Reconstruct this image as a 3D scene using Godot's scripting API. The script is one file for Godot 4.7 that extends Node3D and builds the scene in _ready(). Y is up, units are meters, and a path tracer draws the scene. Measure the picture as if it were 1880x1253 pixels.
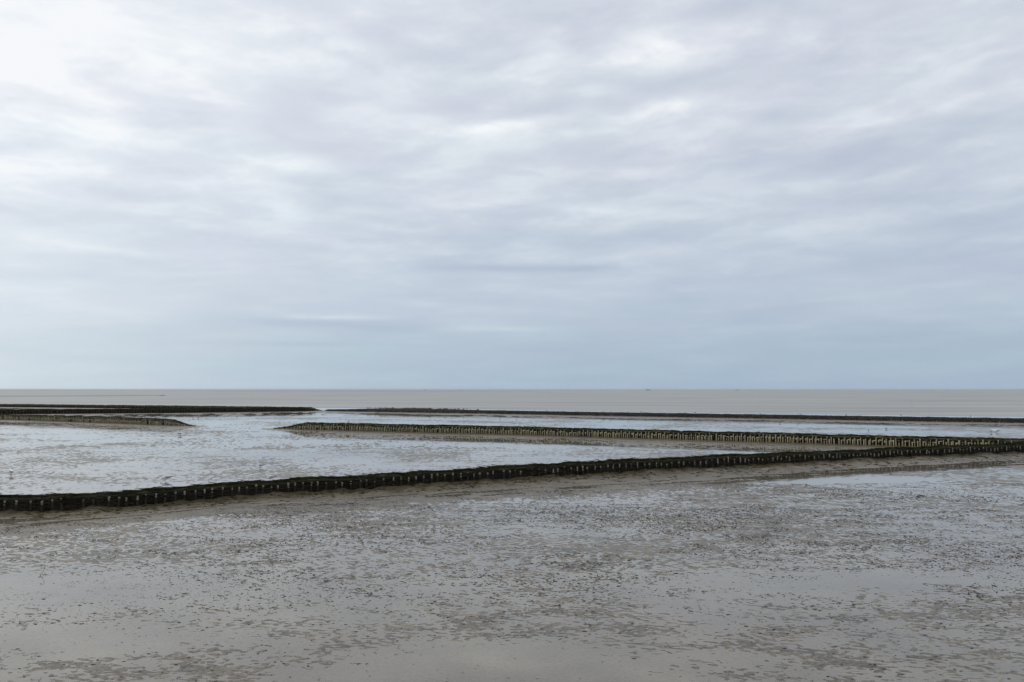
extends Node3D
# Tidal mudflat with brushwood groynes under an overcast sky. y up, metres. The camera stands on a dike, 5 m above the flat, and looks along -z.

const WATER := 0.0                                  # level of the water film lying on the flat
const LINE_A := [-40.0, -24.2, -21.1, -34.0, -18.4, -34.2, -16.5, -35.5, -12.2, -39.0, -6.4, -41.8, 0.0, -45.6, 7.7, -49.4, 16.5, -53.2, 27.2, -58.5, 39.5, -63.5, 56.4, -71.0]
const LINE_B := [-120.0, -158.0, -85.6, -137.2, -67.1, -126.6, -48.6, -115.2, -43.5, -111.8, -29.9, -104.8, -26.1, -103.0, -15.6, -98.0, 0.0, -91.4, 13.1, -84.3, 24.3, -78.2, 33.7, -72.7, 42.4, -68.1, 46.0, -66.2]
const LINE_E := [-170.0, -249.0, -147.1, -236.5, -91.6, -214.5, -48.8, -194.2, -43.7, -191.6, -4.5, -170.6, 23.5, -153.4, 44.4, -142.0, 60.9, -131.6, 77.2, -123.3, 110.0, -105.0]
const LINE_D := [-125.0, -159.5, -104.6, -167.4, -74.6, -176.0, -48.5, -190.2, -46.0, -191.4]
# clouds seen in the photograph: azimuth, elevation, half width, half height, tilt (degrees), strength
const CLOUDS := [[-25.8, 20.2, 6.7, 1.6, 5, 9], [-27.3, 16.8, 5.5, 1.3, 0, 9], [-31.0, 21.0, 4.5, 3.5, 0, 5], [-29.9, 14.5, 3.3, 1.35, 0, 8], [-11.6, 23.0, 2.8, 0.6, -10, 13], [-18.2, 14.1, 2.7, 0.7, 10, 16], [-14.1, 15.1, 1.8, 0.5, 0, 11], [-16.5, 12.4, 2.2, 0.4, 0, 10], [-1.9, 18.0, 3.1, 0.4, 8, 15], [2.3, 18.5, 2.3, 0.4, 5, 8], [2.3, 22.2, 3.3, 0.7, 6, 14], [10.1, 22.7, 4.1, 0.7, 8, 17], [11.3, 19.3, 2.2, 0.5, 0, 15], [7.3, 18.4, 4.5, 0.6, 8, 10], [5.8, 20.2, 1.5, 0.4, 0, 10], [20.8, 16.8, 7.4, 0.7, 8, 8], [27.3, 17.1, 5.3, 0.4, 8, 8], [22.6, 22.1, 3.6, 0.9, -10, 8], [29.2, 20.9, 2.6, 0.9, 0, 8], [6.5, 12.3, 2.7, 0.5, 0, 11], [0.4, 13.0, 2.3, 0.4, 0, 8], [-11.7, 5.0, 2.0, 0.14, 0, 13], [-0.4, 4.3, 3.8, 0.2, 0, 8], [-3.1, 9.4, 5.4, 0.6, 0, 6],
	[-11.5, 20.3, 4.6, 1.5, 20, -9], [-14.5, 18.2, 3.3, 1.5, 0, -9], [14.9, 24.7, 2.2, 0.6, 0, -13], [6.2, 17.1, 3.4, 0.6, 10, -8], [-19.4, 14.8, 3.9, 0.8, -10, -8], [22.8, 14.8, 8.0, 0.8, 5, -7], [12.7, 20.6, 4.4, 0.7, 10, -8], [0.8, 8.5, 5.4, 0.22, 0, -13], [4.6, 8.4, 1.7, 0.2, 5, -9], [-13.9, 4.6, 5.2, 0.3, 0, -9], [-9.9, 4.3, 3.4, 0.3, 0, -7], [-6.2, 22.5, 3.9, 0.5, 12, -7], [-3.5, 19.6, 4.7, 0.5, 10, -8], [-9.6, 16.0, 3.8, 0.5, 0, -8], [-25.3, 12.1, 1.9, 0.5, 0, -7], [-14.6, 3.1, 4.7, 0.14, 0, -7], [-11.0, 10.3, 3.8, 0.3, 0, -5], [-22.5, 18.6, 2.7, 0.5, 0, -5], [25.5, 8.1, 5.9, 0.7, 0, -4], [15.4, 7.6, 5.2, 0.3, 0, -4], [-29.7, 17.5, 2.1, 0.7, 0, -5], [20.2, 20.8, 3.0, 0.6, 10, -6]]

var rng := RandomNumberGenerator.new()
var used := {}
var M := {}
var n_patch := FastNoiseLite.new()
var n_large := FastNoiseLite.new()
var n_micro := FastNoiseLite.new()
var n_lump := FastNoiseLite.new()
var n_cloud := FastNoiseLite.new()
var n_wisp := FastNoiseLite.new()
var n_warp := FastNoiseLite.new()
var tab_a: PackedFloat32Array
var tab_b: PackedFloat32Array
var tab_e: PackedFloat32Array
var tab_d: PackedFloat32Array


# ------------------------------------------------------------------ small helpers
func noise(o: FastNoiseLite, sd: int, freq: float, octaves: int) -> void:
	o.seed = sd
	o.noise_type = FastNoiseLite.TYPE_SIMPLEX_SMOOTH
	o.frequency = freq
	o.fractal_type = FastNoiseLite.FRACTAL_FBM if octaves > 1 else FastNoiseLite.FRACTAL_NONE
	o.fractal_octaves = octaves


func numbered(called: String) -> String:
	var k: int = used.get(called, 0)
	used[called] = k + 1
	return called if k == 0 else "%s_%03d" % [called, k]


func lin(r: float, g: float, b: float) -> Color:
	return Color(r, g, b).linear_to_srgb()


func tag(o: Node, label: String, category: String, group := "", kind := "") -> void:
	if label: o.set_meta("label", label)
	if category: o.set_meta("category", category)
	if group: o.set_meta("group", group)
	if kind: o.set_meta("kind", kind)


func base(called: String, at: Vector3, turn := 0.0) -> Node3D:
	var o := Node3D.new()
	o.name = numbered(called)
	add_child(o)
	o.position = at
	o.rotation.y = turn
	return o


func part(called: String, mesh: Mesh, mat: Material, parent: Node, at := Vector3.ZERO) -> MeshInstance3D:
	var o := MeshInstance3D.new()
	o.name = numbered(called) if parent == self else called
	o.mesh = mesh
	o.material_override = mat
	o.position = at
	parent.add_child(o, true)
	return o


func copies(called: String, mesh: Mesh, mat: Material, where: Array, tint: Array, parent: Node) -> MultiMeshInstance3D:
	var mm := MultiMesh.new()
	mm.transform_format = MultiMesh.TRANSFORM_3D
	mm.use_colors = tint.size() > 0
	mm.mesh = mesh
	mm.instance_count = where.size()
	for i in where.size():
		mm.set_instance_transform(i, where[i])
		if tint.size() > 0:
			mm.set_instance_color(i, tint[i])
	var o := MultiMeshInstance3D.new()
	o.name = called
	o.multimesh = mm
	o.material_override = mat
	parent.add_child(o, true)
	o.set_meta("kind", "stuff")
	return o


func table(line: Array) -> PackedFloat32Array:      # z of a line for every half metre of x from -260 to 260
	var t := PackedFloat32Array()
	for i in 1041:
		var x := -260.0 + i * 0.5
		var k := 0
		while k < line.size() - 4 and x > line[k + 2]:
			k += 2
		var f: float = (x - line[k]) / (line[k + 2] - line[k])
		t.append(lerpf(line[k + 1], line[k + 3], f))
	return t


func on(t: PackedFloat32Array, x: float) -> float:
	var p := clampf((x + 260.0) * 2.0, 0.0, 1039.0)
	var i := int(p)
	return t[i] + (t[i + 1] - t[i]) * (p - i)


# ------------------------------------------------------------------ the height of the mud
func ground(x: float, z: float) -> float:
	var sa := (z - on(tab_a, x)) * 0.89              # metres in front of the near groyne
	var large := n_large.get_noise_2d(x, z * 1.6)
	var patch := n_patch.get_noise_2d(x, z * 1.9)
	var micro := n_micro.get_noise_2d(x * 0.6, z * 1.5)
	var h := 0.0
	if sa > 0.0:
		# the foreground flat: smoother close to the dike, rougher before the groyne
		var rough := smoothstep(-12.0, -27.0, z + 4.0 * large)
		h = -0.0016 + 0.0014 * rough + lerpf(0.0052, 0.0045, rough) * patch + 0.0045 * large + lerpf(0.008, 0.012, rough) * micro
		if sa < 11.0:
			var lump := n_lump.get_noise_2d(x, z)
			var along := n_large.get_noise_2d(x * 1.3 + 71.0, 5.0)
			var rise := silt(x)
			var wide := lerpf(2.0, 4.4, smoothstep(-20.0, 16.0, x)) + 0.9 * along
			var up := clampf(1.0 - sa / wide, 0.0, 1.0)
			h += rise * pow(up, 2.1) + 0.20 * clampf(1.0 - sa / 1.5, 0.0, 1.0) * maxf(n_lump.get_noise_2d(x * 0.5, z * 0.5) * 0.9 + 0.05, -0.2) + 0.09 * up * lump + 0.035 * up * n_patch.get_noise_2d(x * 3.0, z * 3.0)
			var right := smoothstep(8.0, 20.0, x)
			var trough := exp(-pow((sa - wide - 0.9 + 0.3 * right + 0.9 * patch * right) / lerpf(0.9, 1.5, right), 2.0))
			var pool := right * smoothstep(37.0, 30.0, x) * clampf(0.8 + 0.5 * along + 1.5 * n_patch.get_noise_2d(x * 0.35, sa * 1.6), 0.0, 1.2) + smoothstep(0.02, 0.25, n_patch.get_noise_2d(x * 0.4 + 40.0, sa * 2.6)) * 0.9
			h += 0.016 * exp(-pow((sa - wide - 0.9) / 2.0, 2.0))
			h -= trough * pool * 0.048
		# the long bright puddle on the right and the flatter pools in the foreground
		h -= 0.018 * exp(-pow((x - 20.5 - (z + 46.0) * -0.5) / 3.4, 2.0) - pow((z + 46.0 + 1.2 * patch) / 1.1, 2.0))
		h -= 0.011 * exp(-pow((x - 14.0) / 5.5, 2.0) - pow((z + 44.4 + (x - 14.0) * 0.12) / 0.7, 2.0))
		var ragged := 1.6 * large + 0.9 * patch
		h -= 0.007 * exp(-pow((x + 10.5) / 3.5, 2.0) - pow((z + 21.5 + ragged) / 1.5, 2.0))
		h -= 0.008 * exp(-pow((x + 8.5) / 2.0, 2.0) - pow((z + 16.4 + ragged) / 1.2, 2.0))
		h -= 0.010 * exp(-pow((x + 0.4) / 2.6, 2.0) - pow((z + 14.8 + ragged * 0.6) / 1.1, 2.0))
		h -= 0.006 * exp(-pow((x - 9.5) / 5.0, 2.0) - pow((z + 21.8 + ragged) / 1.2, 2.0))
	else:
		var streak := n_patch.get_noise_2d(x * 0.45 + 200.0, z * 0.8)
		h = -0.0017 + 0.005 * streak + 0.007 * n_large.get_noise_2d(x * 0.8, z * 0.8) + 0.013 * n_micro.get_noise_2d(x * 0.4, z * 0.9)
		h += silt(x) * 0.7 * pow(clampf(1.0 + sa / 3.0, 0.0, 1.0), 1.3)
		var sb := (z - on(tab_b, x)) * 0.87
		var gap := smoothstep(4.0, 9.0, absf(x + 36.7))
		if absf(sb) < 12.0:
			h += gap * (0.055 * pow(clampf(1.0 - absf(sb) / 2.4, 0.0, 1.0), 1.3) * (1.0 + 0.5 * n_large.get_noise_2d(x * 2.0, 9.0)) + 0.012 * exp(-pow(sb / 3.6, 2.0)))
		var se := (z - on(tab_e, x)) * 0.86
		if absf(se) < 14.0:
			h += 0.05 * pow(clampf(1.0 - absf(se) / 3.0, 0.0, 1.0), 1.2) + 0.016 * exp(-pow(se / 7.0, 2.0))
		if x < -40.0:
			var sd := (z - on(tab_d, x)) * 0.93
			if absf(sd) < 12.0:
				h += 0.016 * exp(-pow(sd / 6.0, 2.0))
		if se < -6.0:
			h -= 0.010 + 0.002 * clampf(-se - 20.0, 0.0, 100.0)
	return h


func silt(x: float) -> float:                         # how high the silt is heaped against the near groyne
	return lerpf(0.07, 0.28, smoothstep(-22.0, 18.0, x))


func mud_band(z0: float, z1: float, half: float, dx: float, dz: float) -> ArrayMesh:
	var nx := int(2.0 * half / dx) + 1
	var nz := int((z1 - z0) / dz) + 1
	var ex := 2.0 * half / (nx - 1)
	var ez := (z1 - z0) / (nz - 1)
	var hs := PackedFloat32Array()
	hs.resize((nx + 2) * (nz + 2))
	for j in nz + 2:
		var z := -(z0 + (j - 1) * ez)
		for i in nx + 2:
			hs[j * (nx + 2) + i] = ground(-half + (i - 1) * ex, z)
	var v := PackedVector3Array()
	var n := PackedVector3Array()
	var c := PackedColorArray()
	var ix := PackedInt32Array()
	v.resize(nx * (nz + 1))
	n.resize(nx * (nz + 1))
	c.resize(nx * (nz + 1))
	ix.resize((nx - 1) * nz * 6)
	var q := 0
	for j in nz + 1:                                   # the last row is a skirt hanging from the far edge
		var jj := mini(j, nz - 1)
		var z := -(z0 + jj * ez)
		for i in nx:
			var x := -half + i * ex
			var k := (jj + 1) * (nx + 2) + i + 1
			var h := hs[k]
			v[q] = Vector3(x, h - (0.25 if j == nz else 0.0), z)
			n[q] = Vector3((hs[k - 1] - hs[k + 1]) / (2.0 * ex), 1.0, (hs[k + nx + 2] - hs[k - nx - 2]) / (2.0 * ez)).normalized()
			var t := n_large.get_noise_2d(x * 0.7 + 300.0, z * 1.2)
			var a := n_patch.get_noise_2d(x * 0.6 - 90.0, z * 1.1)
			c[q] = Color(0.84 + 0.16 * t + 0.20 * a, 0.84 + 0.15 * t + 0.18 * a, 0.84 + 0.14 * t + 0.11 * a)
			q += 1
	q = 0
	for j in nz:
		for i in nx - 1:
			var k := j * nx + i
			ix[q] = k
			ix[q + 1] = k + nx
			ix[q + 2] = k + 1
			ix[q + 3] = k + 1
			ix[q + 4] = k + nx
			ix[q + 5] = k + nx + 1
			q += 6
	var arr := []
	arr.resize(Mesh.ARRAY_MAX)
	arr[Mesh.ARRAY_VERTEX] = v
	arr[Mesh.ARRAY_NORMAL] = n
	arr[Mesh.ARRAY_COLOR] = c
	arr[Mesh.ARRAY_INDEX] = ix
	var m := ArrayMesh.new()
	m.add_surface_from_arrays(Mesh.PRIMITIVE_TRIANGLES, arr)
	return m


func sheet(pts: Array, y: float) -> ArrayMesh:        # a flat quad strip: pairs of (x, z) points, near and far
	var st := SurfaceTool.new()
	st.begin(Mesh.PRIMITIVE_TRIANGLES)
	for k in range(0, pts.size() - 2, 2):
		for p in [pts[k], pts[k + 1], pts[k + 2], pts[k + 2], pts[k + 1], pts[k + 3]]:
			st.set_normal(Vector3.UP)
			st.add_vertex(Vector3(p.x, y, p.y))
	return st.commit()


# ------------------------------------------------------------------ sky
func sky_color(az: float, el: float) -> Vector3:
	var ce := cos(deg_to_rad(el))
	var dx := sin(deg_to_rad(az)) * ce
	var dy := sin(deg_to_rad(el))
	var dz := -cos(deg_to_rad(az)) * ce
	var low := Vector3(166, 185, 202)
	var mid := Vector3(190, 202, 217)
	var high := Vector3(209, 216, 227)
	var c := low.lerp(mid, smoothstep(0.0, 8.0, el)).lerp(high, smoothstep(6.0, 22.0, el))
	# the sun stands behind thinner cloud, up on the left
	var sd := Vector3(-0.611, 0.407, -0.679)
	var far := rad_to_deg(acos(clampf(dx * sd.x + dy * sd.y + dz * sd.z, -1.0, 1.0)))
	var glow := exp(-far * far / 968.0)
	var side := wrapf(az + 42.0, -180.0, 180.0)
	c += Vector3(29, 27, 22) * glow + Vector3(36, 28, 19) * exp(-pow(side / 24.0, 2.0)) * exp(-el / 9.0)
	# cloud sheet: noise that flattens towards the horizon and drifts up to the right
	var sx := sin(deg_to_rad(az))
	var sz := -cos(deg_to_rad(az))
	var v := 1.7 * log(1.0 + el / 12.0) - 0.10 * sx
	var wx := n_warp.get_noise_3d(sx, v, sz)
	var wz := n_warp.get_noise_3d(sx + 9.0, v, sz - 7.0)
	var a := n_cloud.get_noise_3d(sx + wx * 0.04, v * 1.15 + wz * 0.03, sz)
	var b := n_wisp.get_noise_3d(sx + wx * 0.02, v * 1.1 + wz * 0.02, sz)
	var amp := lerpf(0.25, 1.0, smoothstep(1.0, 14.0, el))
	var d := (a * 15.0 + b * 13.0 + 3.0 * smoothstep(0.0, 0.5, b + 0.6 * a) - 1.0) * amp
	if absf(az) < 52.0 and el < 36.0:
		for o in CLOUDS:
			var x: float = az - o[0] + wx * 0.8 + b * 1.5
			var y: float = el - o[1] + wz * 0.35 * o[3] + b * 0.5 * o[3]
			if absf(x) < 3.0 * o[2] and absf(y) < 3.0 * o[3] + absf(x) * 0.4:
				var t := deg_to_rad(o[4])
				var u: float = (x * cos(t) + y * sin(t)) / o[2]
				var w: float = (y * cos(t) - x * sin(t)) / o[3]
				d += o[5] * exp(-(u * u + w * w) * 0.8) * (1.0 + 0.8 * b)
	c += Vector3(0.98, 0.90, 0.66) * d
	# faint mauve and blue drifts between the sheets
	c += Vector3(1.5, -0.6, 0.5) * n_warp.get_noise_3d(sx * 0.7, v + 20.0, sz * 0.7)
	return c.clamp(Vector3.ZERO, Vector3(246, 248, 251))


func panorama() -> Image:
	var low := Image.create(1024, 512, false, Image.FORMAT_RGB8)
	for j in 512:
		for i in 1024:
			var c := Vector3(150, 152, 152)
			if j < 260:
				var az := (i + 0.5) / 1024.0 * 360.0
				c = sky_color(az if az < 180.0 else az - 360.0, maxf(0.0, 90.0 - (j + 0.5) / 512.0 * 180.0))
			low.set_pixel(i, j, Color(c.x / 255.0, c.y / 255.0, c.z / 255.0))
	low.resize(4096, 2048, Image.INTERPOLATE_CUBIC)
	for j in range(700, 1026):
		var el := maxf(0.0, 90.0 - (j + 0.5) / 2048.0 * 180.0)
		for i in range(-440, 440):
			var c := sky_color((i + 0.5) / 4096.0 * 360.0, el)
			low.set_pixel(i if i >= 0 else i + 4096, j, Color(c.x / 255.0, c.y / 255.0, c.z / 255.0))
	return low


# ------------------------------------------------------------------ materials
func ramp_texture(sd: int, freq: float, octaves: int, size: int, stops: Array) -> NoiseTexture2D:
	var t := NoiseTexture2D.new()
	var n := FastNoiseLite.new()
	noise(n, sd, freq, octaves)
	t.noise = n
	t.width = size
	t.height = size
	t.seamless = true
	t.seamless_blend_skirt = 0.2
	var r := Gradient.new()
	r.offsets = PackedFloat32Array(stops.map(func(s): return s[0]))
	r.colors = PackedColorArray(stops.map(func(s): return s[1]))
	t.color_ramp = r
	return t


func grey_texture(sd: int, freq: float, octaves: int, size: int) -> NoiseTexture2D:
	return ramp_texture(sd, freq, octaves, size, [[0.0, Color.BLACK], [1.0, Color.WHITE]])


func grainy(called: String, stops: Array, tile: float, rough: float, bump := 0.0, bump_tex: Texture2D = null, spec := 0.5) -> StandardMaterial3D:
	var m := StandardMaterial3D.new()
	m.resource_name = called
	m.albedo_texture = ramp_texture(hash(called) % 1000, 0.012, 5, 512, stops)
	m.uv1_triplanar = true
	m.uv1_world_triplanar = true
	m.uv1_scale = Vector3.ONE / tile
	m.roughness = rough
	m.metallic_specular = spec
	m.vertex_color_use_as_albedo = true
	if bump_tex:
		m.heightmap_enabled = true
		m.heightmap_texture = bump_tex
		m.heightmap_scale = bump
	return m


func plain(called: String, c: Color, rough: float) -> StandardMaterial3D:
	var m := StandardMaterial3D.new()
	m.resource_name = called
	m.albedo_color = c
	m.roughness = rough
	return m


func materials() -> void:
	var relief := grey_texture(5, 0.02, 5, 1024)
	var mud := grainy("mud", [[0.0, lin(0.074, 0.056, 0.030)], [0.35, lin(0.150, 0.117, 0.067)], [0.6, lin(0.205, 0.162, 0.098)], [1.0, lin(0.27, 0.218, 0.138)]], 7.3, 0.35, 2.2, relief, 0.45)
	mud.detail_enabled = true
	mud.detail_albedo = ramp_texture(19, 0.03, 4, 512, [[0.0, Color(0.3, 0.28, 0.25)], [0.30, Color(0.62, 0.6, 0.57)], [0.48, Color(0.93, 0.92, 0.91)], [1.0, Color(1, 1, 1)]])
	mud.detail_blend_mode = BaseMaterial3D.BLEND_MODE_MUL
	mud.detail_uv_layer = BaseMaterial3D.DETAIL_UV_2
	mud.uv2_triplanar = true
	mud.uv2_world_triplanar = true
	mud.uv2_scale = Vector3.ONE / 1.9
	M.mud = mud
	var film := StandardMaterial3D.new()
	film.resource_name = "water film"
	film.transparency = BaseMaterial3D.TRANSPARENCY_ALPHA
	var silty := lin(0.245, 0.203, 0.137)
	film.albedo_color = Color(silty.r, silty.g, silty.b, 0.45)
	film.roughness = 0.05
	film.metallic_specular = 0.5
	M.film = film
	var sea := grainy("sea", [[0.15, lin(0.22, 0.216, 0.197)], [0.5, lin(0.30, 0.294, 0.268)], [0.85, lin(0.36, 0.352, 0.318)]], 1.0, 0.42, 6.0, grey_texture(8, 0.03, 4, 512), 0.35)
	sea.uv1_scale = Vector3(1.0 / 900.0, 1.0, 1.0 / 260.0)
	M.sea = sea
	M.bank = grainy("sandbank", [[0.0, lin(0.17, 0.165, 0.165)], [1.0, lin(0.24, 0.235, 0.23)]], 40.0, 0.8)
	var twiggy := grey_texture(33, 0.06, 4, 512)
	M.brush = grainy("brushwood", [[0.0, lin(0.008, 0.007, 0.005)], [0.5, lin(0.02, 0.017, 0.012)], [1.0, lin(0.05, 0.04, 0.028)]], 0.8, 0.9, 3.0, twiggy, 0.2)
	M.algae = grainy("algae", [[0.0, lin(0.012, 0.012, 0.006)], [0.45, lin(0.035, 0.037, 0.015)], [0.7, lin(0.065, 0.062, 0.024)], [1.0, lin(0.085, 0.06, 0.035)]], 1.3, 0.85, 3.0, twiggy, 0.3)
	M.algae_pale = grainy("olive algae", [[0.0, lin(0.03, 0.03, 0.014)], [0.45, lin(0.075, 0.076, 0.032)], [0.7, lin(0.12, 0.115, 0.05)], [1.0, lin(0.15, 0.115, 0.06)]], 1.3, 0.85, 3.0, twiggy, 0.3)
	M.twig = grainy("twig", [[0.0, lin(0.03, 0.025, 0.018)], [1.0, lin(0.08, 0.066, 0.048)]], 0.6, 0.9, 0.0, null, 0.2)
	M.post = grainy("weathered post", [[0.0, lin(0.20, 0.18, 0.14)], [0.5, lin(0.33, 0.30, 0.24)], [1.0, lin(0.46, 0.42, 0.34)]], 0.35, 0.85, 1.0, twiggy, 0.3)
	M.olive_post = grainy("olive post", [[0.0, lin(0.21, 0.19, 0.11)], [0.5, lin(0.36, 0.325, 0.205)], [1.0, lin(0.50, 0.455, 0.30)]], 0.35, 0.85, 1.0, twiggy, 0.3)
	M.stake = grainy("pale stake", [[0.0, lin(0.34, 0.29, 0.17)], [0.5, lin(0.54, 0.47, 0.29)], [1.0, lin(0.66, 0.585, 0.39)]], 0.35, 0.85, 1.0, twiggy, 0.3)
	M.stone = grainy("mussel crust", [[0.0, lin(0.012, 0.011, 0.010)], [0.6, lin(0.04, 0.034, 0.027)], [1.0, lin(0.09, 0.075, 0.055)]], 1.1, 0.8, 4.0, twiggy, 0.3)
	M.cast = plain("worm cast", lin(0.055, 0.045, 0.033), 0.8)
	M.cast.vertex_color_use_as_albedo = true
	M.shell = plain("shell", lin(0.72, 0.70, 0.64), 0.55)
	M.shell.vertex_color_use_as_albedo = true
	M.white = plain("white feathers", lin(0.88, 0.88, 0.87), 0.8)
	M.grey = plain("grey feathers", lin(0.36, 0.37, 0.39), 0.8)
	M.black = plain("black feathers", lin(0.025, 0.024, 0.024), 0.8)
	M.brown = plain("brown feathers", lin(0.075, 0.062, 0.05), 0.8)
	M.leg = plain("bird leg", lin(0.20, 0.06, 0.03), 0.7)
	M.hull = plain("ship hull", lin(0.13, 0.15, 0.18), 0.7)
	M.cabin = plain("ship cabin", lin(0.42, 0.44, 0.46), 0.7)
	M.stalk = plain("dead stalk", lin(0.035, 0.03, 0.025), 0.8)


# ------------------------------------------------------------------ shapes
func tube(st: SurfaceTool, path: Array, radii: Array, sides: int, cols: Array = [], squash := 1.0) -> void:
	# a closed tapered tube along path; radii per point; cols: colour per point
	var rings := []
	var n := path.size()
	for i in n:
		var t: Vector3 = (path[mini(i + 1, n - 1)] - path[maxi(i - 1, 0)]).normalized()
		var side := t.cross(Vector3.UP)
		if side.length() < 0.05:
			side = Vector3.RIGHT
		side = side.normalized()
		var up := side.cross(t).normalized()
		var ring := []
		for k in sides:
			var a := TAU * k / sides
			ring.append(path[i] + (side * cos(a) * squash + up * sin(a)) * radii[i])
		rings.append(ring)
	st.set_smooth_group(0)
	for i in n - 1:
		for k in sides:
			var l := (k + 1) % sides
			var c0: Color = cols[i] if cols else Color.WHITE
			var c1: Color = cols[i + 1] if cols else Color.WHITE
			for e in [[rings[i][k], c0], [rings[i][l], c0], [rings[i + 1][k], c1], [rings[i + 1][k], c1], [rings[i][l], c0], [rings[i + 1][l], c1]]:
				st.set_color(e[1])
				st.add_vertex(e[0])
	st.set_smooth_group(-1)
	for end in [0, n - 1]:
		for k in range(1, sides - 1):
			var tri := [rings[end][0], rings[end][k], rings[end][k + 1]]
			if end == 0:
				tri.reverse()
			for p in tri:
				st.set_color(cols[end] if cols else Color.WHITE)
				st.add_vertex(p)


func done(st: SurfaceTool) -> ArrayMesh:
	st.generate_normals()
	return st.commit()


func start() -> SurfaceTool:
	var st := SurfaceTool.new()
	st.begin(Mesh.PRIMITIVE_TRIANGLES)
	return st


func post_mesh(h: float, r: float, wet: float, dark: Color) -> ArrayMesh:
	# a driven round post; below its ragged tide line it carries a dark crust of growth
	var st := start()
	var path := []
	var rad := []
	var col := []
	var lean := Vector3(rng.randf_range(-0.03, 0.03), 0, rng.randf_range(-0.03, 0.03))
	var ys := [-0.45, wet - 0.12, wet, wet + 0.05, lerpf(wet, h, 0.6), h - 0.012, h]
	for y in ys:
		path.append(Vector3(rng.randf_range(-0.006, 0.006), y, rng.randf_range(-0.006, 0.006)) + lean * maxf(y, 0.0))
		rad.append(r * (rng.randf_range(0.96, 1.04) - 0.06 * maxf(y, 0.0)) * (0.84 if y == h else 1.0))
		col.append(dark if y <= wet else Color.WHITE * rng.randf_range(0.75, 1.0))
	tube(st, path, rad, 8, col)
	return done(st)


func resample(line: Array, from_x: float, to_x: float, step: float) -> Array:
	# [position (x, z), direction] along a line, in even steps, between two x
	var pts := []
	for k in range(0, line.size(), 2):
		pts.append(Vector2(line[k], line[k + 1]))
	var out := []
	var carry := 0.0
	for k in pts.size() - 1:
		var d: Vector2 = pts[k + 1] - pts[k]
		var l := d.length()
		var t := carry
		while t < l:
			var p: Vector2 = pts[k] + d * (t / l)
			if p.x >= from_x and p.x <= to_x:
				out.append([p, d / l])
			t += step
		carry = t - l
	# soften the kinks
	for turn in 6:
		var old := out.duplicate(true)
		for k in range(1, out.size() - 1):
			out[k][0] = (old[k - 1][0] + old[k][0] * 2.0 + old[k + 1][0]) / 4.0
			out[k][1] = (old[k + 1][0] - old[k - 1][0]).normalized()
	return out


func strip(path: Array, o: Vector3, profile: Callable, sides: int) -> ArrayMesh:
	# extrudes a cross-section along a path: profile(i, k) gives (across, up); across > 0 is the side of the camera
	var v := PackedVector3Array()
	var ix := PackedInt32Array()
	for i in path.size():
		var p: Vector2 = path[i][0]
		var d: Vector2 = path[i][1]
		var a := Vector2(-d.y, d.x)
		for k in sides:
			var q: Vector2 = profile.call(i, k)
			v.append(Vector3(p.x + a.x * q.x, q.y, p.y + a.y * q.x) - o)
	for i in path.size() - 1:
		for k in sides - 1:
			var e := i * sides + k
			ix.append_array(PackedInt32Array([e, e + sides, e + 1, e + 1, e + sides, e + sides + 1]))
	for end in [0, path.size() - 1]:
		for k in range(1, sides - 1):
			var e: int = end * sides
			ix.append_array(PackedInt32Array([e, e + k, e + k + 1] if end == 0 else [e, e + k + 1, e + k]))
	var st := start()
	for e in ix:
		st.set_smooth_group(0)
		st.add_vertex(v[e])
	return done(st)


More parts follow.
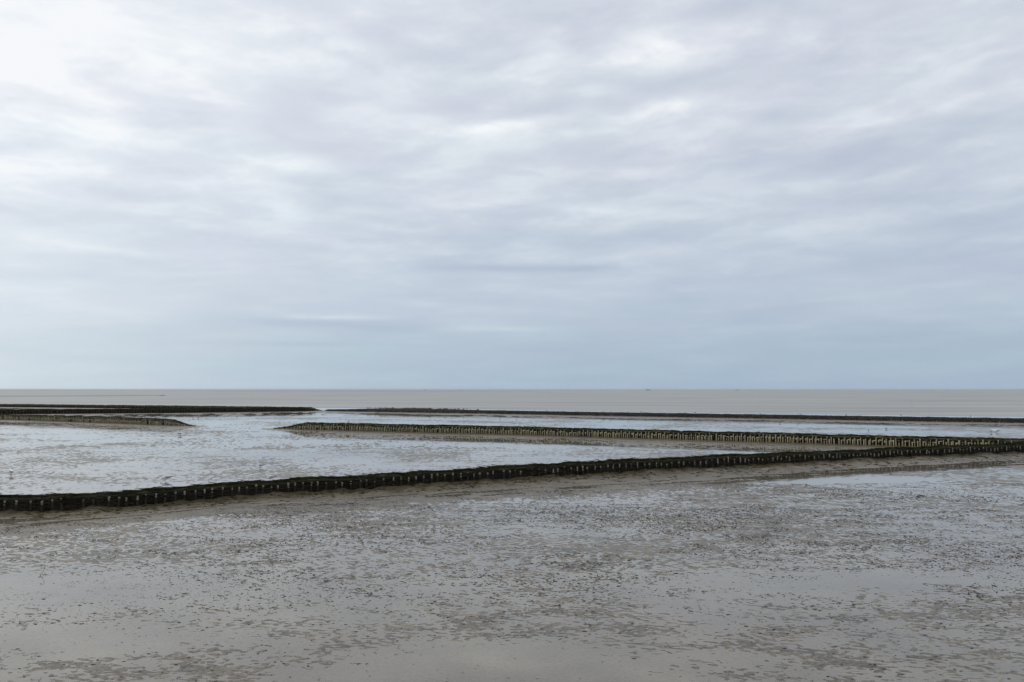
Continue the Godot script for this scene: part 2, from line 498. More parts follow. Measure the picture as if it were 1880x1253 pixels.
# a brushwood groyne: fascines packed behind a row of posts, with algae on its crest
func groyne(line: Array, from_x: float, to_x: float, s: Dictionary) -> Node3D:
	var step: float = s.step
	var path := resample(line, from_x, to_x, step)
	var p0: Vector2 = path[0][0]
	var root := base("brushwood_groyne", Vector3(p0.x, 0, p0.y))
	var o := Vector3(p0.x, 0, p0.y)
	var n := path.size()
	var tall := PackedFloat32Array()
	var seed_at: float = s.seed
	var taper_l: float = s.get("taper_left", 0.0)
	var taper_r: float = s.get("taper_right", 0.0)
	for i in n:
		var f := 1.0
		var at := i * step
		if taper_l > 0.0: f = minf(f, 0.12 + 0.88 * smoothstep(0.0, taper_l, at))
		if taper_r > 0.0: f = minf(f, 0.12 + 0.88 * smoothstep(0.0, taper_r, (n - 1) * step - at))
		tall.append((s.height + (silt(path[i][0].x) if s.get("silted", false) else 0.0) + s.wave * n_large.get_noise_2d(at * 2.6, seed_at) + s.wave * 0.6 * n_lump.get_noise_2d(at * 0.8, seed_at)) * f)
	var w: float = s.width
	var rough: float = s.rough
	var brush := func(i: int, k: int) -> Vector2:
		var h := tall[i]
		var c: Array = [[0.5, -0.4], [0.5, 0.0], [0.46, 0.3], [0.53, 0.5], [0.45, 0.72], [0.30, 0.93], [0.0, 0.97], [-0.30, 0.93], [-0.5, 0.6], [-0.5, -0.4]][k]
		var j := 1.0 + rough * n_patch.get_noise_2d(i * 7.3 + seed_at * 3.0, k * 31.0)
		return Vector2(c[0] * w * j, c[1] * h if c[1] > 0.0 else c[1])
	part("brushwood", strip(path, o, brush, 10), s.get("brush_mat", M.brush), root)
	var mat := func(i: int, k: int) -> Vector2:
		var h := tall[i]
		var hang: float = 0.16 + 0.10 * n_patch.get_noise_2d(i * step * 9.0, seed_at * 5.0)
		var c: Array = [[0.47, 1.0 - hang * 1.5], [0.56, 1.0 - hang], [0.46, 0.955], [0.22, 1.03], [-0.05, 1.05], [-0.30, 1.02], [-0.52, 0.9], [-0.48, 0.78]][k]
		var j := n_patch.get_noise_2d(i * step * 14.0 + seed_at, k * 17.0)
		return Vector2(c[0] * w * (1.0 + 0.12 * j), c[1] * h + 0.035 * j * minf(1.0, h * 2.0))
	part("algae_mat", strip(path, o, mat, 8), s.get("mat_mat", M.algae), root)
	# twigs sticking out of the fascines and lying along the crest
	var twig := start()
	tube(twig, [Vector3(-0.5, 0, 0), Vector3(0, 0.012, 0), Vector3(0.5, 0, 0)], [0.009, 0.010, 0.006], 4)
	var where := []
	var tint := []
	for k in int(s.twigs):
		var i := rng.randi_range(1, n - 2)
		var p: Vector2 = path[i][0]
		var d: Vector2 = path[i][1]
		var a := Vector2(-d.y, d.x)
		var front := rng.randf() < 0.6
		var up := rng.randf_range(0.08, 0.9) if front else rng.randf_range(0.98, 1.07)
		var off := w * 0.52 if front else rng.randf_range(-0.35, 0.5) * w
		var b := Basis(Vector3.UP, -d.angle() + rng.randfn(0.0, 0.10)) * Basis(Vector3.BACK, rng.randfn(0.0, 0.10)) * Basis.from_scale(Vector3(rng.randf_range(0.3, 1.1), rng.randf_range(0.8, 1.9) * s.get("twig_size", 1.0), rng.randf_range(0.8, 1.9) * s.get("twig_size", 1.0)))
		where.append(Transform3D(b, Vector3(p.x + a.x * off, tall[i] * up, p.y + a.y * off) - o))
		var g := rng.randf_range(0.25, 1.2)
		tint.append(Color(g, g, g * 0.95) if front else Color(g * 0.75, g * 0.85, g * 0.5))
	copies("twigs", done(twig), M.twig, where, tint, root)
	# posts
	var kinds := []
	for k in 10:
		kinds.append(post_mesh(s.post_height * rng.randf_range(0.92, 1.05), s.post_radius * rng.randf_range(0.85, 1.15), s.tide * rng.randf_range(0.75, 1.2), s.dark))
	var far_posts := []
	var at := 0.12
	var count := 0
	var total := (n - 1) * step
	while at < total:
		var i := mini(int(at / step), n - 2)
		var f := at / step - i
		var p: Vector2 = path[i][0].lerp(path[i + 1][0], f)
		var d: Vector2 = path[i][1]
		var a := Vector2(-d.y, d.x)
		var off: float = w * 0.5 + s.post_radius * rng.randf_range(0.4, 1.0)
		var x := p.x + a.x * off
		var z := p.y + a.y * off
		var sy: float = tall[i] / (s.height + s.get("post_base", 0.0)) * rng.randf_range(0.86, 1.08)
		var b := Basis(Vector3.UP, rng.randf() * TAU) * Basis(Vector3.RIGHT, rng.randfn(0.0, 0.05)) * Basis.from_scale(Vector3(rng.randf_range(0.85, 1.2), sy, rng.randf_range(0.85, 1.2)))
		var t := Transform3D(b, Vector3(x, 0, z) - o)
		if s.get("far", false):
			far_posts.append(t)
		else:
			var q := part("post", kinds[rng.randi() % 10], s.get("post_mat", M.post), root)
			q.transform = t
		if s.has("stakes"):
			var stake_at: float = 0.56 * s.gap
			for e in 1:
				var sp: Vector2 = p + d * (stake_at + rng.randf_range(-0.03, 0.03))
				var st_ := part("stake", s.stakes[rng.randi() % s.stakes.size()], s.stake_mat, root)
				st_.transform = Transform3D(Basis(Vector3.UP, rng.randf() * TAU) * Basis.from_scale(Vector3(1, sy, 1)), Vector3(sp.x + a.x * off, 0, sp.y + a.y * off) - o)
			if rng.randf() < s.lath_share:
				var lp: Vector2 = p + d * (s.gap * 0.78)
				var la := part("lath", s.laths[rng.randi() % s.laths.size()], s.stake_mat, root)
				la.transform = Transform3D(Basis(Vector3.UP, -d.angle()) * Basis(Vector3.BACK, rng.randfn(0, 0.04)), Vector3(lp.x + a.x * (off - 0.03), s.lath_y * sy * rng.randf_range(0.94, 1.04), lp.y + a.y * (off - 0.03)) - o)
		at += s.gap * rng.randf_range(0.78, 1.25) * (1.6 if rng.randf() < 0.05 else 1.0)
		count += 1
	if far_posts:
		copies("posts", kinds[0], M.post, far_posts, [], root)
	return root


# ------------------------------------------------------------------ birds
func gull_parts(body: Material, wing: Material, tip: Material, head: Material, pose: String) -> Node3D:
	# faces +x; about 0.38 m long. Body, neck, head and bill are one continuous surface.
	var root := Node3D.new()
	var st := start()
	var stoop := 1.0 if pose == "feeding" else 0.0
	var y := 0.0 if pose == "flying" else 0.145
	var spine := [Vector3(-0.21, y + 0.012, 0), Vector3(-0.15, y + 0.008, 0), Vector3(-0.09, y + 0.004, 0), Vector3(-0.02, y, 0), Vector3(0.05, y, 0), Vector3(0.10, y + 0.018, 0)]
	var radii := [0.006, 0.024, 0.050, 0.070, 0.072, 0.052]
	if pose == "flying":
		spine += [Vector3(0.14, y + 0.02, 0), Vector3(0.17, y + 0.022, 0), Vector3(0.20, y + 0.018, 0), Vector3(0.215, y + 0.012, 0), Vector3(0.25, y + 0.004, 0)]
	elif stoop > 0.0:
		spine += [Vector3(0.14, y - 0.005, 0), Vector3(0.17, y - 0.04, 0), Vector3(0.195, y - 0.07, 0), Vector3(0.205, y - 0.095, 0), Vector3(0.215, y - 0.13, 0)]
	else:
		spine += [Vector3(0.122, y + 0.05, 0), Vector3(0.130, y + 0.08, 0), Vector3(0.15, y + 0.10, 0), Vector3(0.178, y + 0.095, 0), Vector3(0.215, y + 0.085, 0)]
	radii += [0.033, 0.031, 0.030, 0.013, 0.004]
	tube(st, spine, radii, 8, [], 1.0)
	part("body", done(st), body, root)
	var n := spine.size()
	var hd := start()
	tube(hd, [spine[n - 4].lerp(spine[n - 3], 0.4), spine[n - 3], spine[n - 3].lerp(spine[n - 2], 0.7)], [0.0335, 0.034, 0.02], 8)
	part("hood", done(hd), head, root)
	for s in [-1.0, 1.0]:
		var wg := start()
		if pose == "flying":
			tube(wg, [Vector3(0.04, y + 0.03, 0.03 * s), Vector3(0.06, y + 0.10, 0.16 * s), Vector3(0.05, y + 0.135, 0.26 * s), Vector3(0.00, y + 0.13, 0.38 * s)], [0.012, 0.011, 0.009, 0.007], 6, [], 6.0)
		else:
			tube(wg, [Vector3(0.08, y + 0.012, 0.048 * s), Vector3(0.0, y + 0.018, 0.062 * s), Vector3(-0.10, y + 0.02, 0.048 * s), Vector3(-0.19, y + 0.02, 0.022 * s)], [0.022, 0.045, 0.034, 0.012], 6, [], 0.35)
		var wing_part := part("wing", done(wg), wing, root)
		var tp := start()
		if pose == "flying":
			tube(tp, [Vector3(0.00, y + 0.13, 0.375 * s), Vector3(-0.04, y + 0.12, 0.45 * s), Vector3(-0.08, y + 0.105, 0.49 * s)], [0.0075, 0.005, 0.002], 6, [], 5.0)
		else:
			tube(tp, [Vector3(-0.17, y + 0.02, 0.026 * s), Vector3(-0.235, y + 0.024, 0.012 * s), Vector3(-0.265, y + 0.028, 0.006 * s)], [0.013, 0.008, 0.003], 5, [], 0.5)
		part("wing_tip", done(tp), tip, wing_part)
		if pose != "flying":
			var lg := start()
			tube(lg, [Vector3(0.02, y - 0.04, 0.025 * s), Vector3(0.01, 0.075, 0.027 * s), Vector3(0.02, 0.004, 0.028 * s), Vector3(0.06, 0.003, 0.03 * s)], [0.010, 0.006, 0.006, 0.007], 5)
			part("leg", done(lg), M.leg, root)
	return root


func bird(called: String, proto: Node3D, x: float, z: float, turn: float, size: float, label: String, category: String, group := "", y := 999.0) -> Node3D:
	var o: Node3D = proto.duplicate()
	o.name = numbered(called)
	add_child(o)
	o.position = Vector3(x, maxf(ground(x, z), WATER - 0.02) if y > 900.0 else y, z)
	o.rotation.y = turn
	o.scale = Vector3.ONE * size
	tag(o, label, category, group)
	return o


# ------------------------------------------------------------------ ships
func ship(at: Vector3, length: float, turn: float, label: String) -> void:
	var root := base("ship", at, turn)
	tag(root, label, "ship", "vessels on the horizon")
	var l := length / 2.0
	var hw := length * 0.09
	var hh := length * 0.10
	var st := start()
	var deck := [Vector2(-l, -hw * 0.8), Vector2(-l * 0.9, -hw), Vector2(l * 0.55, -hw), Vector2(l * 0.85, -hw * 0.5), Vector2(l, 0), Vector2(l * 0.85, hw * 0.5), Vector2(l * 0.55, hw), Vector2(-l * 0.9, hw), Vector2(-l, hw * 0.8)]
	for k in deck.size():
		var a: Vector2 = deck[k]
		var b: Vector2 = deck[(k + 1) % deck.size()]
		var q := [Vector3(a.x * 0.93, -1, a.y * 0.8), Vector3(b.x * 0.93, -1, b.y * 0.8), Vector3(a.x, hh, a.y), Vector3(b.x, hh, b.y)]
		for i in [0, 2, 1, 1, 2, 3]:
			st.add_vertex(q[i])
		for v in [Vector3(0, hh, 0), Vector3(b.x, hh, b.y), Vector3(a.x, hh, a.y)]:
			st.add_vertex(v)
	part("hull", done(st), M.hull, root)
	var cb := BoxMesh.new()
	cb.size = Vector3(length * 0.34, length * 0.13, hw * 1.7)
	part("deckhouse", cb, M.cabin, root, Vector3(-l * 0.25, hh + length * 0.065, 0))
	var br := BoxMesh.new()
	br.size = Vector3(length * 0.14, length * 0.07, hw * 1.5)
	part("bridge", br, M.cabin, root, Vector3(-l * 0.12, hh + length * 0.165, 0))
	var fu := CylinderMesh.new()
	fu.top_radius = length * 0.022
	fu.bottom_radius = length * 0.028
	fu.height = length * 0.09
	part("funnel", fu, M.hull, root, Vector3(-l * 0.48, hh + length * 0.17, 0))
	var ms := start()
	tube(ms, [Vector3(l * 0.45, hh, 0), Vector3(l * 0.45, hh + length * 0.25, 0)], [length * 0.008, length * 0.005], 6)
	part("mast", done(ms), M.hull, root)


# ------------------------------------------------------------------ the scene
func _ready() -> void:
	rng.seed = 20240611
	# camera
	var cam := Camera3D.new()
	cam.name = "camera"
	cam.fov = 45.35
	cam.near = 0.1
	cam.far = 90000.0
	cam.position = Vector3(0, 5, 0)
	cam.rotation_degrees = Vector3(3.4146, 0, 0)
	add_child(cam)
	cam.current = true
	# sky and exposure
	noise(n_cloud, 11, 3.6, 3)
	noise(n_wisp, 23, 8.0, 5)
	n_wisp.fractal_gain = 0.62
	noise(n_warp, 37, 5.0, 2)
	var env := Environment.new()
	env.background_mode = Environment.BG_SKY
	env.sky = Sky.new()
	var pano := PanoramaSkyMaterial.new()
	pano.panorama = ImageTexture.create_from_image(panorama())
	env.sky.sky_material = pano
	env.tonemap_mode = Environment.TONE_MAPPER_LINEAR
	env.tonemap_exposure = 1.0
	env.fog_enabled = true
	env.fog_density = 0.00003
	env.fog_light_color = Color(0.86, 0.91, 0.96)
	env.sdfgi_enabled = true
	env.ssao_enabled = true
	env.ssil_enabled = true
	var we := WorldEnvironment.new()
	we.name = "environment"
	we.environment = env
	add_child(we)
	# the veiled sun, up on the left
	var sun := DirectionalLight3D.new()
	sun.name = "sun"
	sun.light_energy = 0.4
	sun.light_color = Color(1.0, 0.96, 0.89)
	sun.light_angular_distance = 14.0
	sun.shadow_enabled = true
	add_child(sun)
	sun.look_at_from_position(Vector3(-0.80, 0.50, -0.30) * 10.0, Vector3.ZERO)

	noise(n_patch, 3, 0.55, 3)
	noise(n_large, 4, 0.075, 3)
	noise(n_micro, 5, 5.5, 3)
	noise(n_lump, 6, 0.9, 3)
	tab_a = table(LINE_A)
	tab_b = table(LINE_B)
	tab_e = table(LINE_E)
	tab_d = table(LINE_D)
	materials()
	setting()
	groynes()
	scatter()
	animals()
	far_ships()
	flotsam()


func setting() -> void:
	var flat := base("mudflat", Vector3.ZERO)
	tag(flat, "", "", "", "structure")
	for b in [[2.0, 11.0, 14.0, 0.2, 0.2], [11.0, 20.0, 19.0, 0.045, 0.06], [20.0, 36.0, 29.0, 0.07, 0.10], [36.0, 70.0, 52.0, 0.11, 0.2], [70.0, 150.0, 105.0, 0.2, 0.55], [150.0, 420.0, 290.0, 1.1, 2.2]]:
		part("mud", mud_band(b[0], b[1], b[2], b[3], b[4]), M.mud, flat)
	var film := part("shallow_water", sheet([Vector2(-300, 10), Vector2(-300, -420), Vector2(300, 10), Vector2(300, -420)], WATER), M.film, self)
	tag(film, "", "", "", "structure")
	var ground_sheet := part("ground", sheet([Vector2(-45000, 4000), Vector2(-45000, -45000), Vector2(45000, 4000), Vector2(45000, -45000)], -1.2), M.mud, self)
	tag(ground_sheet, "", "", "", "structure")
	# the turbid sea begins beyond the farthest groyne
	var edge := []
	for k in 121:
		var x := -300.0 + k * 5.0
		var shift: float = lerpf(16.0, 38.0, smoothstep(-110.0, -10.0, x)) + 5.0 * n_patch.get_noise_2d(x * 0.07, 3.0)
		var z := on(tab_e, clampf(x, -168.0, 108.0)) + (x - clampf(x, -168.0, 108.0)) * 0.5 - shift
		edge.append(Vector2(x, z))
		edge.append(Vector2(x * 240.0, -45000.0))
	var sea := part("sea", sheet(edge, WATER + 0.012), M.sea, self)
	tag(sea, "", "", "", "structure")
	for b in [[-420.0, -295.0, -585.0, -690.0, 34.0, 0.35], [-900.0, 60.0, -2490.0, -2510.0, 70.0, 0.5]]:
		var st := start()
		var n := 40
		var rows := []
		for i in n + 1:
			var f := i / float(n)
			var x: float = lerpf(b[0], b[1], f)
			var z: float = lerpf(b[2], b[3], f)
			var w: float = b[4] * (0.04 + 0.96 * sqrt(sin(PI * clampf(f, 0.02, 0.98)))) * (1.0 + 0.4 * n_patch.get_noise_2d(i * 0.9, b[0]))
			rows.append([Vector3(x, -0.05, z + w), Vector3(x, b[5], z + w * 0.2), Vector3(x, b[5], z - w * 0.2), Vector3(x, -0.05, z - w)])
		for i in n:
			for k in 3:
				for p in [rows[i][k], rows[i][k + 1], rows[i + 1][k], rows[i + 1][k], rows[i][k + 1], rows[i + 1][k + 1]]:
					st.add_vertex(p)
		var bank := part("sandbank", done(st), M.bank, self)
		tag(bank, "", "", "", "structure")


func groynes() -> void:
	var dark := Color(0.12, 0.12, 0.10)
	var a := groyne(LINE_A, -30.0, 55.0, {silted = true, step = 0.16, height = 0.54, wave = 0.085, width = 0.55, rough = 0.10, seed = 3.0, twigs = 9000, post_base = 0.15, post_height = 0.58, post_radius = 0.05, tide = 0.42, dark = dark, gap = 0.40})
	tag(a, "nearest dark brushwood groyne crossing the mudflat, algae on its crest", "groyne", "brushwood groynes on the mudflat")
	var stakes := []
	var laths := []
	for k in 6:
		stakes.append(post_mesh(rng.randf_range(0.50, 0.56), 0.05, 0.05, Color(0.35, 0.33, 0.3)))
		var st := start()
		tube(st, [Vector3(-0.15, 0, 0), Vector3(0, rng.randf_range(-0.01, 0.01), 0), Vector3(0.15, 0, 0)], [0.05, 0.058, 0.05], 6, [], 0.6)
		laths.append(done(st))
	var b_kind := {mat_mat = M.algae_pale, post_mat = M.olive_post, step = 0.2, height = 0.84, wave = 0.045, width = 0.5, rough = 0.1, twigs = 5000, twig_size = 1.5, post_height = 0.74, post_radius = 0.055, tide = 0.02, dark = Color(0.4, 0.38, 0.33), gap = 0.41, stakes = stakes, laths = laths, lath_y = 0.50, lath_share = 0.9, stake_mat = M.stake}
	var b := groyne(LINE_B, -30.2, 44.0, b_kind.merged({seed = 8.0, taper_left = 6.0}))
	tag(b, "middle groyne with pale stakes, joining the nearest groyne at the right", "groyne", "brushwood groynes on the mudflat")
	var c := groyne(LINE_B, -110.0, -43.2, b_kind.merged({seed = 14.0, taper_right = 6.0, lath_share = 0.7, stake_mat = M.stake}))
	tag(c, "short middle groyne at the left, tapering to a point in the gap", "groyne", "brushwood groynes on the mudflat")
	var far_kind := {step = 0.4, height = 0.80, wave = 0.05, width = 0.7, rough = 0.12, twigs = 2500, twig_size = 2.5, post_height = 0.82, post_radius = 0.06, tide = 0.5, dark = Color(0.3, 0.3, 0.25), gap = 0.55, far = true}
	var d1 := groyne(LINE_E, -168.0, -44.4, far_kind.merged({seed = 21.0, taper_right = 4.0}))
	tag(d1, "farthest olive groyne at the left, thin line before the sea", "groyne", "brushwood groynes on the mudflat")
	var d2 := groyne(LINE_D, -122.0, -46.2, far_kind.merged({seed = 27.0, taper_right = 3.0, post_height = 0.6, mat_mat = M.stone, height = 0.88}, true))
	tag(d2, "black far groyne at the left, ending at the gap beneath the sea line", "groyne", "brushwood groynes on the mudflat")
	# the long low dam on the right: a collapsed groyne crusted with mussels
	var path := resample(LINE_E, -43.4, 105.0, 0.4)
	var p0: Vector2 = path[0][0]
	var o := Vector3(p0.x, 0, p0.y)
	var dam := base("mussel_dam", o)
	tag(dam, "long low dark dam crusted with mussels and pale shells, before the sea", "dam")
	var core := func(i: int, k: int) -> Vector2:
		var h := 0.72 + 0.06 * n_large.get_noise_2d(i * 1.1, 4.0) + 0.05 * n_patch.get_noise_2d(i * 1.7, 2.0)
		h += 0.20 * exp(-pow((i - 62.0) / 32.0, 2.0))
		h *= 0.6 + 0.4 * smoothstep(0.0, 40.0, float(i))
		var e: Array = [[1.3, -0.2], [1.1, 0.1], [0.75, 0.55], [0.4, 0.95], [0.0, 1.0], [-0.5, 0.9], [-1.2, -0.2]][k]
		return Vector2(e[0] * (1.0 + 0.2 * n_patch.get_noise_2d(i * 3.1, k * 9.0)), e[1] * h + 0.05 * n_patch.get_noise_2d(i * 5.0, k * 23.0))
	part("bank", strip(path, o, core, 7), M.stone, dam)
	var lump := SphereMesh.new()
	lump.radius = 0.5
	lump.height = 0.8
	lump.radial_segments = 6
	lump.rings = 3
	var where := []
	var tint := []
	for k in 6000:
		var i := rng.randi_range(1, path.size() - 2)
		var p: Vector2 = path[i][0]
		var d: Vector2 = path[i][1]
		var q := Vector2(-d.y, d.x)
		var off := rng.randf_range(-0.6, 1.25)
		var y := 0.70 * (1.0 - pow(absf(off - 0.1) / 1.3, 1.6)) * (0.6 + 0.4 * smoothstep(0.0, 40.0, float(i)))
		var sz := rng.randf_range(0.08, 0.26)
		where.append(Transform3D(Basis(Vector3.UP, rng.randf() * TAU) * Basis.from_scale(Vector3(sz * 1.3, sz * 0.7, sz)), Vector3(p.x + q.x * off, y, p.y + q.y * off) - o))
		var g := rng.randf_range(0.5, 1.6)
		tint.append(Color(g, g * 0.97, g * 0.9))
	copies("mussel_clumps", lump, M.stone, where, tint, dam)
	where = []
	tint = []
	for k in 1500:
		var i := rng.randi_range(1, path.size() - 2)
		var p: Vector2 = path[i][0]
		var d: Vector2 = path[i][1]
		var q := Vector2(-d.y, d.x)
		var off := rng.randf_range(0.5, 1.7)
		var sz := rng.randf_range(0.04, 0.13)
		where.append(Transform3D(Basis(Vector3.UP, rng.randf() * TAU) * Basis.from_scale(Vector3(sz * 1.5, sz * 0.6, sz)), Vector3(p.x + q.x * off, 0.45 * clampf(1.45 - off, 0.15, 1.0), p.y + q.y * off) - o))
		var g := rng.randf_range(0.3, 0.9)
		tint.append(Color(g, g * 0.95, g * 0.85))
	copies("shells", lump, M.shell, where, tint, dam)


func scatter() -> void:
	# worm casts: small dark coils of mud, thick in patches, thin on the pools
	var st := start()
	tube(st, [Vector3(0, -0.1, 0), Vector3(0.02, 0.12, 0.03), Vector3(-0.05, 0.32, 0.02), Vector3(0.06, 0.45, -0.04)], [0.55, 0.5, 0.34, 0.12], 6)
	var cast := done(st)
	var where := []
	var tint := []
	var tries := 0
	while where.size() < 60000 and tries < 500000:
		tries += 1
		var z := -(12.0 + 32.0 * pow(rng.randf(), 0.75))
		var x := rng.randf_range(-1.0, 1.0) * (-z * 0.66 + 2.0)
		if z < on(tab_a, x) + 4.0:
			continue
		var wild := 0.5 + 0.5 * n_patch.get_noise_2d(x * 0.8, z * 1.5) + 0.45 * n_large.get_noise_2d(x + 30.0, z * 1.6)
		var much := smoothstep(0.30, 0.75, wild) * lerpf(0.06, 1.0, smoothstep(-16.0, -23.0, z))
		if rng.randf() > much + 0.012:
			continue
		var s := rng.randf_range(0.012, 0.04) * (1.4 if rng.randf() < 0.01 else 1.0)
		where.append(Transform3D(Basis(Vector3.UP, rng.randfn(0.0, 0.35)) * Basis.from_scale(Vector3(s * rng.randf_range(1.2, 3.0), s * 0.6, s)), Vector3(x, maxf(ground(x, z), -0.006) - 0.002, z)))
		var g := rng.randf_range(0.45, 1.3)
		tint.append(Color(g, g, g))
	var casts := copies("worm_casts", cast, M.cast, where, tint, self)
	tag(casts, "dark worm casts speckling the wet mud", "worm casts")
	# broken shells along the foot of the near groyne
	var sh := SphereMesh.new()
	sh.radius = 0.5
	sh.height = 0.5
	sh.radial_segments = 6
	sh.rings = 3
	where = []
	tint = []
	for k in 900:
		var x := rng.randf_range(-24.0, 46.0)
		if n_patch.get_noise_2d(x * 0.4, 8.0) < rng.randf_range(-0.4, 0.5):
			continue
		var z := on(tab_a, x) + absf(rng.randfn(1.7, 0.6)) / 0.89
		var s := rng.randf_range(0.015, 0.05)
		where.append(Transform3D(Basis(Vector3.UP, rng.randf() * TAU) * Basis.from_scale(Vector3(s * 1.4, s * 0.6, s)), Vector3(x, ground(x, z) + s * 0.1, z)))
		var g := rng.randf_range(0.3, 1.0)
		tint.append(Color(g, g * 0.97, g * 0.9))
	var clump := start()
	for k in 5:
		var t := k * 1.3
		tube(clump, [Vector3(0, 0, 0), Vector3(cos(t) * 0.3, 0.12, sin(t) * 0.3), Vector3(cos(t + 0.5) * 0.6, 0.03, sin(t + 0.5) * 0.6)], [0.12, 0.10, 0.02], 4)
	var weed_at := []
	var weed_tint := []
	for k in 3000:
		var x := rng.randf_range(-24.0, 46.0)
		if n_patch.get_noise_2d(x * 0.5, 33.0) < rng.randf_range(-0.6, 0.4):
			continue
		var z := on(tab_a, x) + (0.5 + absf(rng.randfn(0.0, 1.1 + 1.6 * smoothstep(5.0, 20.0, x)))) / 0.89
		var q := rng.randf_range(0.05, 0.19)
		weed_at.append(Transform3D(Basis(Vector3.UP, rng.randf() * TAU) * Basis.from_scale(Vector3(q * 1.5, q * 0.8, q)), Vector3(x, ground(x, z) - 0.005, z)))
		var g := rng.randf_range(0.5, 1.5)
		weed_tint.append(Color(g, g * 0.95, g * 0.7))
	var weed := copies("stranded_weed", done(clump), M.algae, weed_at, weed_tint, self)
	tag(weed, "dark stranded weed and lumps at the foot of the nearest groyne", "seaweed")
	var shells := copies("shell_fragments", sh, M.shell, where, tint, self)
	tag(shells, "pale shell fragments strewn along the foot of the nearest groyne", "shells")


func animals() -> void:
	var standing := gull_parts(M.white, M.grey, M.black, M.white, "standing")
	var feeding := gull_parts(M.white, M.grey, M.black, M.white, "feeding")
	var flying := gull_parts(M.white, M.grey, M.black, M.white, "flying")
	var wader := gull_parts(M.brown, M.brown, M.black, M.black, "standing")
	var g := "gulls on the mudflat"
	bird("gull", standing, -29.4, -48.3, 2.4, 1.35, "white gull standing on wet mud at the far left edge", "gull", g)
	bird("gull", feeding, -19.0, -45.2, 3.5, 1.35, "stooping gull with raised grey wing tips close behind the nearest groyne", "gull", g)
	bird("gull", standing, -16.1, -52.6, 3.0, 1.25, "gull standing alone on wet mud, second row behind the nearest groyne", "gull", g)
	bird("gull", standing, -13.3, -45.3, 3.3, 1.35, "pale gull on legs just above the crest of the nearest groyne", "gull", g)
	bird("gull", standing, -36.4, -90.0, 1.2, 1.5, "white gull in the gap between the two middle groynes", "gull", g)
	bird("gull", standing, 55.8, -95.5, 0.4, 1.5, "left gull of the white pair at the right edge", "gull", g)
	bird("gull", standing, 56.5, -95.6, 2.7, 1.5, "right gull of the white pair at the right edge", "gull", g)
	bird("gull", standing, 104.0, -168.0, 0.4, 1.2, "white gull standing at the water's edge beyond the dam, far right", "gull", g)
	bird("flying_gull", flying, 78.0, -160.0, 2.2, 1.5, "white gull flying low over the sea at the right", "gull", "", 1.6)
	var w := "waders on the wet flat"
	for e in [[-2.0, -134.5, "dark bird standing on wet flat between dam and middle groyne, near picture centre"], [39.8, -121.7, "dark wader on the wet strip below the dam, right of centre"], [43.2, -99.4, "upright wader behind the middle groyne, left of two"], [47.2, -103.4, "upright wader behind the middle groyne, right of two"], [-55.4, -142.3, "left duck-like dark bird of a pair beside the left groyne tip"], [-54.5, -142.4, "right duck-like dark bird of a pair beside the left groyne tip"], [-50.5, -150.5, "single dark bird behind the pair beside the left groyne tip"], [-25.0, -125.6, "dark bird resting on the flat above the start of the middle groyne"], [21.0, -137.0, "small dark bird on the flat left of the wader below the dam"]]:
		bird("wader", wader, e[0], e[1], rng.randf() * TAU, rng.randf_range(0.75, 0.95), e[2], "wader", w)
	# the flock resting on the low end of the dam, and white gulls along it
	for k in 110:
		var x := -34.0 + 28.0 * (rng.randf() + rng.randf()) / 2.0 + rng.randf_range(-4.0, 4.0)
		var z := on(tab_e, x) + rng.randf_range(-2.2, 0.5)
		bird("flock_bird", wader, x, z, rng.randf() * TAU, rng.randf_range(0.95, 1.3), "dark wader in the dense flock resting on the low end of the dam", "wader", "flock on the dam", rng.randf_range(0.58, 0.78))
	for k in 16:
		var x := 1.0 + k * 3.1 + rng.randf_range(-1.3, 1.3)
		bird("dam_gull", standing, x, on(tab_e, x) + rng.randf_range(-0.2, 0.2), rng.randf() * TAU, rng.randf_range(1.1, 1.4), "white gull standing in the row along the crest of the dam", "gull", "gulls along the dam", 0.70)
	for k in 9:
		var x := 10.0 + k * 9.5 + rng.randf_range(-3.0, 3.0)
		bird("shore_bird", wader, x, on(tab_e, x) - rng.randf_range(12.0, 34.0), rng.randf() * TAU, rng.randf_range(1.0, 1.3), "dark wader in the shallows between the dam and the sea", "wader", "waders beyond the dam", 0.0)
	for p in [standing, feeding, flying, wader]:
		p.free()


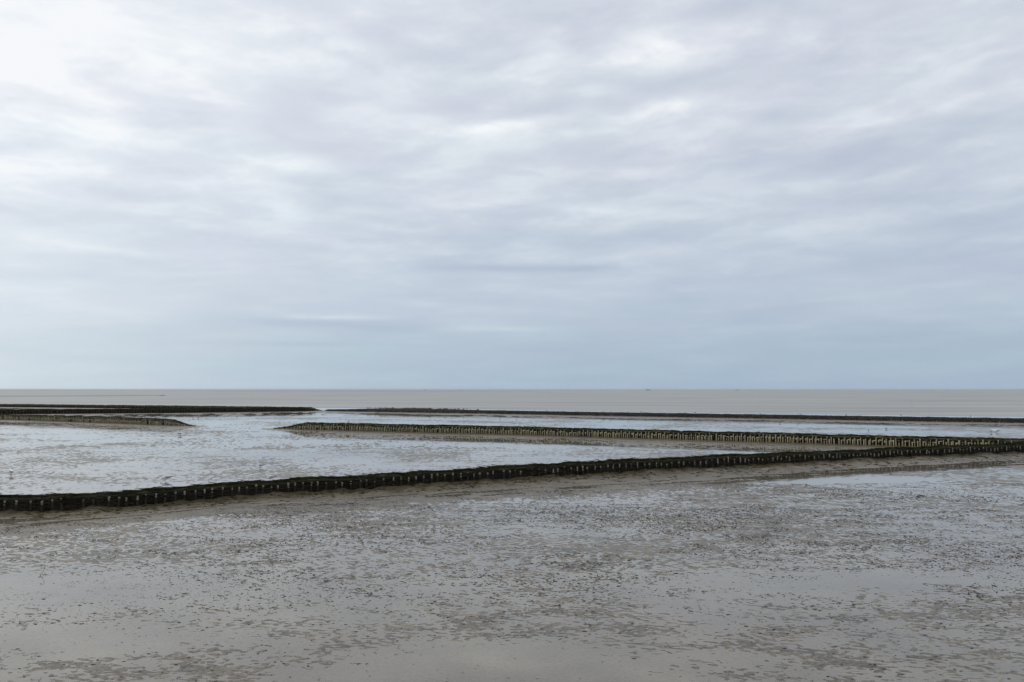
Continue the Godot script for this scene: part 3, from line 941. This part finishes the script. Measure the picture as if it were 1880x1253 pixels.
func far_ships() -> void:
	ship(Vector3(1000.0, 0.0, -6000.0), 36.0, 0.15, "hazy ship on the horizon right of centre, the largest")
	ship(Vector3(1154.0, 0.0, -10000.0), 22.0, 1.1, "tiny speck of a ship on the horizon just left of the largest")
	ship(Vector3(1980.0, 0.0, -7200.0), 28.0, 0.1, "faint low ship on the horizon far right of the largest")
	ship(Vector3(-960.0, 0.0, -9000.0), 30.0, 0.3, "left ship of the faint pair on the horizon left of centre")
	ship(Vector3(-560.0, 0.0, -9000.0), 26.0, 2.6, "right ship of the faint pair on the horizon left of centre")


func flotsam() -> void:
	# a stick on the mud and bare stalks that stand in it
	var st := start()
	tube(st, [Vector3(-0.32, 0.03, 0), Vector3(0.0, 0.05, 0.01), Vector3(0.33, 0.035, -0.02)], [0.02, 0.028, 0.016], 6)
	var stick := part("driftwood_stick", done(st), M.stalk, self, Vector3(19.2, maxf(ground(19.2, -38.7), 0.0) - 0.01, -38.7))
	stick.rotation.y = 0.5
	tag(stick, "short dark stick lying on the wet mud below the long puddle", "stick")
	for e in [[-12.75, -22.4, 0.30, "looped bare stalk standing in the wet mud, lower left", 1.0], [-0.85, -29.2, 0.26, "thin curved stalk rising from the mud in the middle foreground", 0.4], [-30.0, -62.0, 0.34, "thin stalk arching out of the wet flat behind the nearest groyne", 0.8], [12.2, -25.9, 0.16, "short bare stalk in the speckled mud at the right", 0.2]]:
		var s := start()
		var path := []
		var rad := []
		for k in 10:
			var f := k / 9.0
			path.append(Vector3(0.10 * sin(f * 3.6 * e[4]) + 0.03 * f, -0.03 + e[2] * sin(minf(f * 1.9, PI / 2 + (f * 1.9 - PI / 2) * e[4])), 0.03 * cos(f * 3.0)))
			rad.append(0.006 - 0.003 * f)
		tube(s, path, rad, 5)
		var tip := start()
		tube(tip, [path[9], path[9] + Vector3(0.02, -0.012, 0.0), path[9] + Vector3(0.035, -0.03, 0.0)], [0.005, 0.012, 0.003], 5)
		var o := base("bare_stalk", Vector3(e[0], maxf(ground(e[0], e[1]), -0.01), e[1]))
		part("stem", done(s), M.stalk, o)
		part("seed_head", done(tip), M.stalk, o)
		tag(o, e[3], "stalk", "bare stalks in the mud")
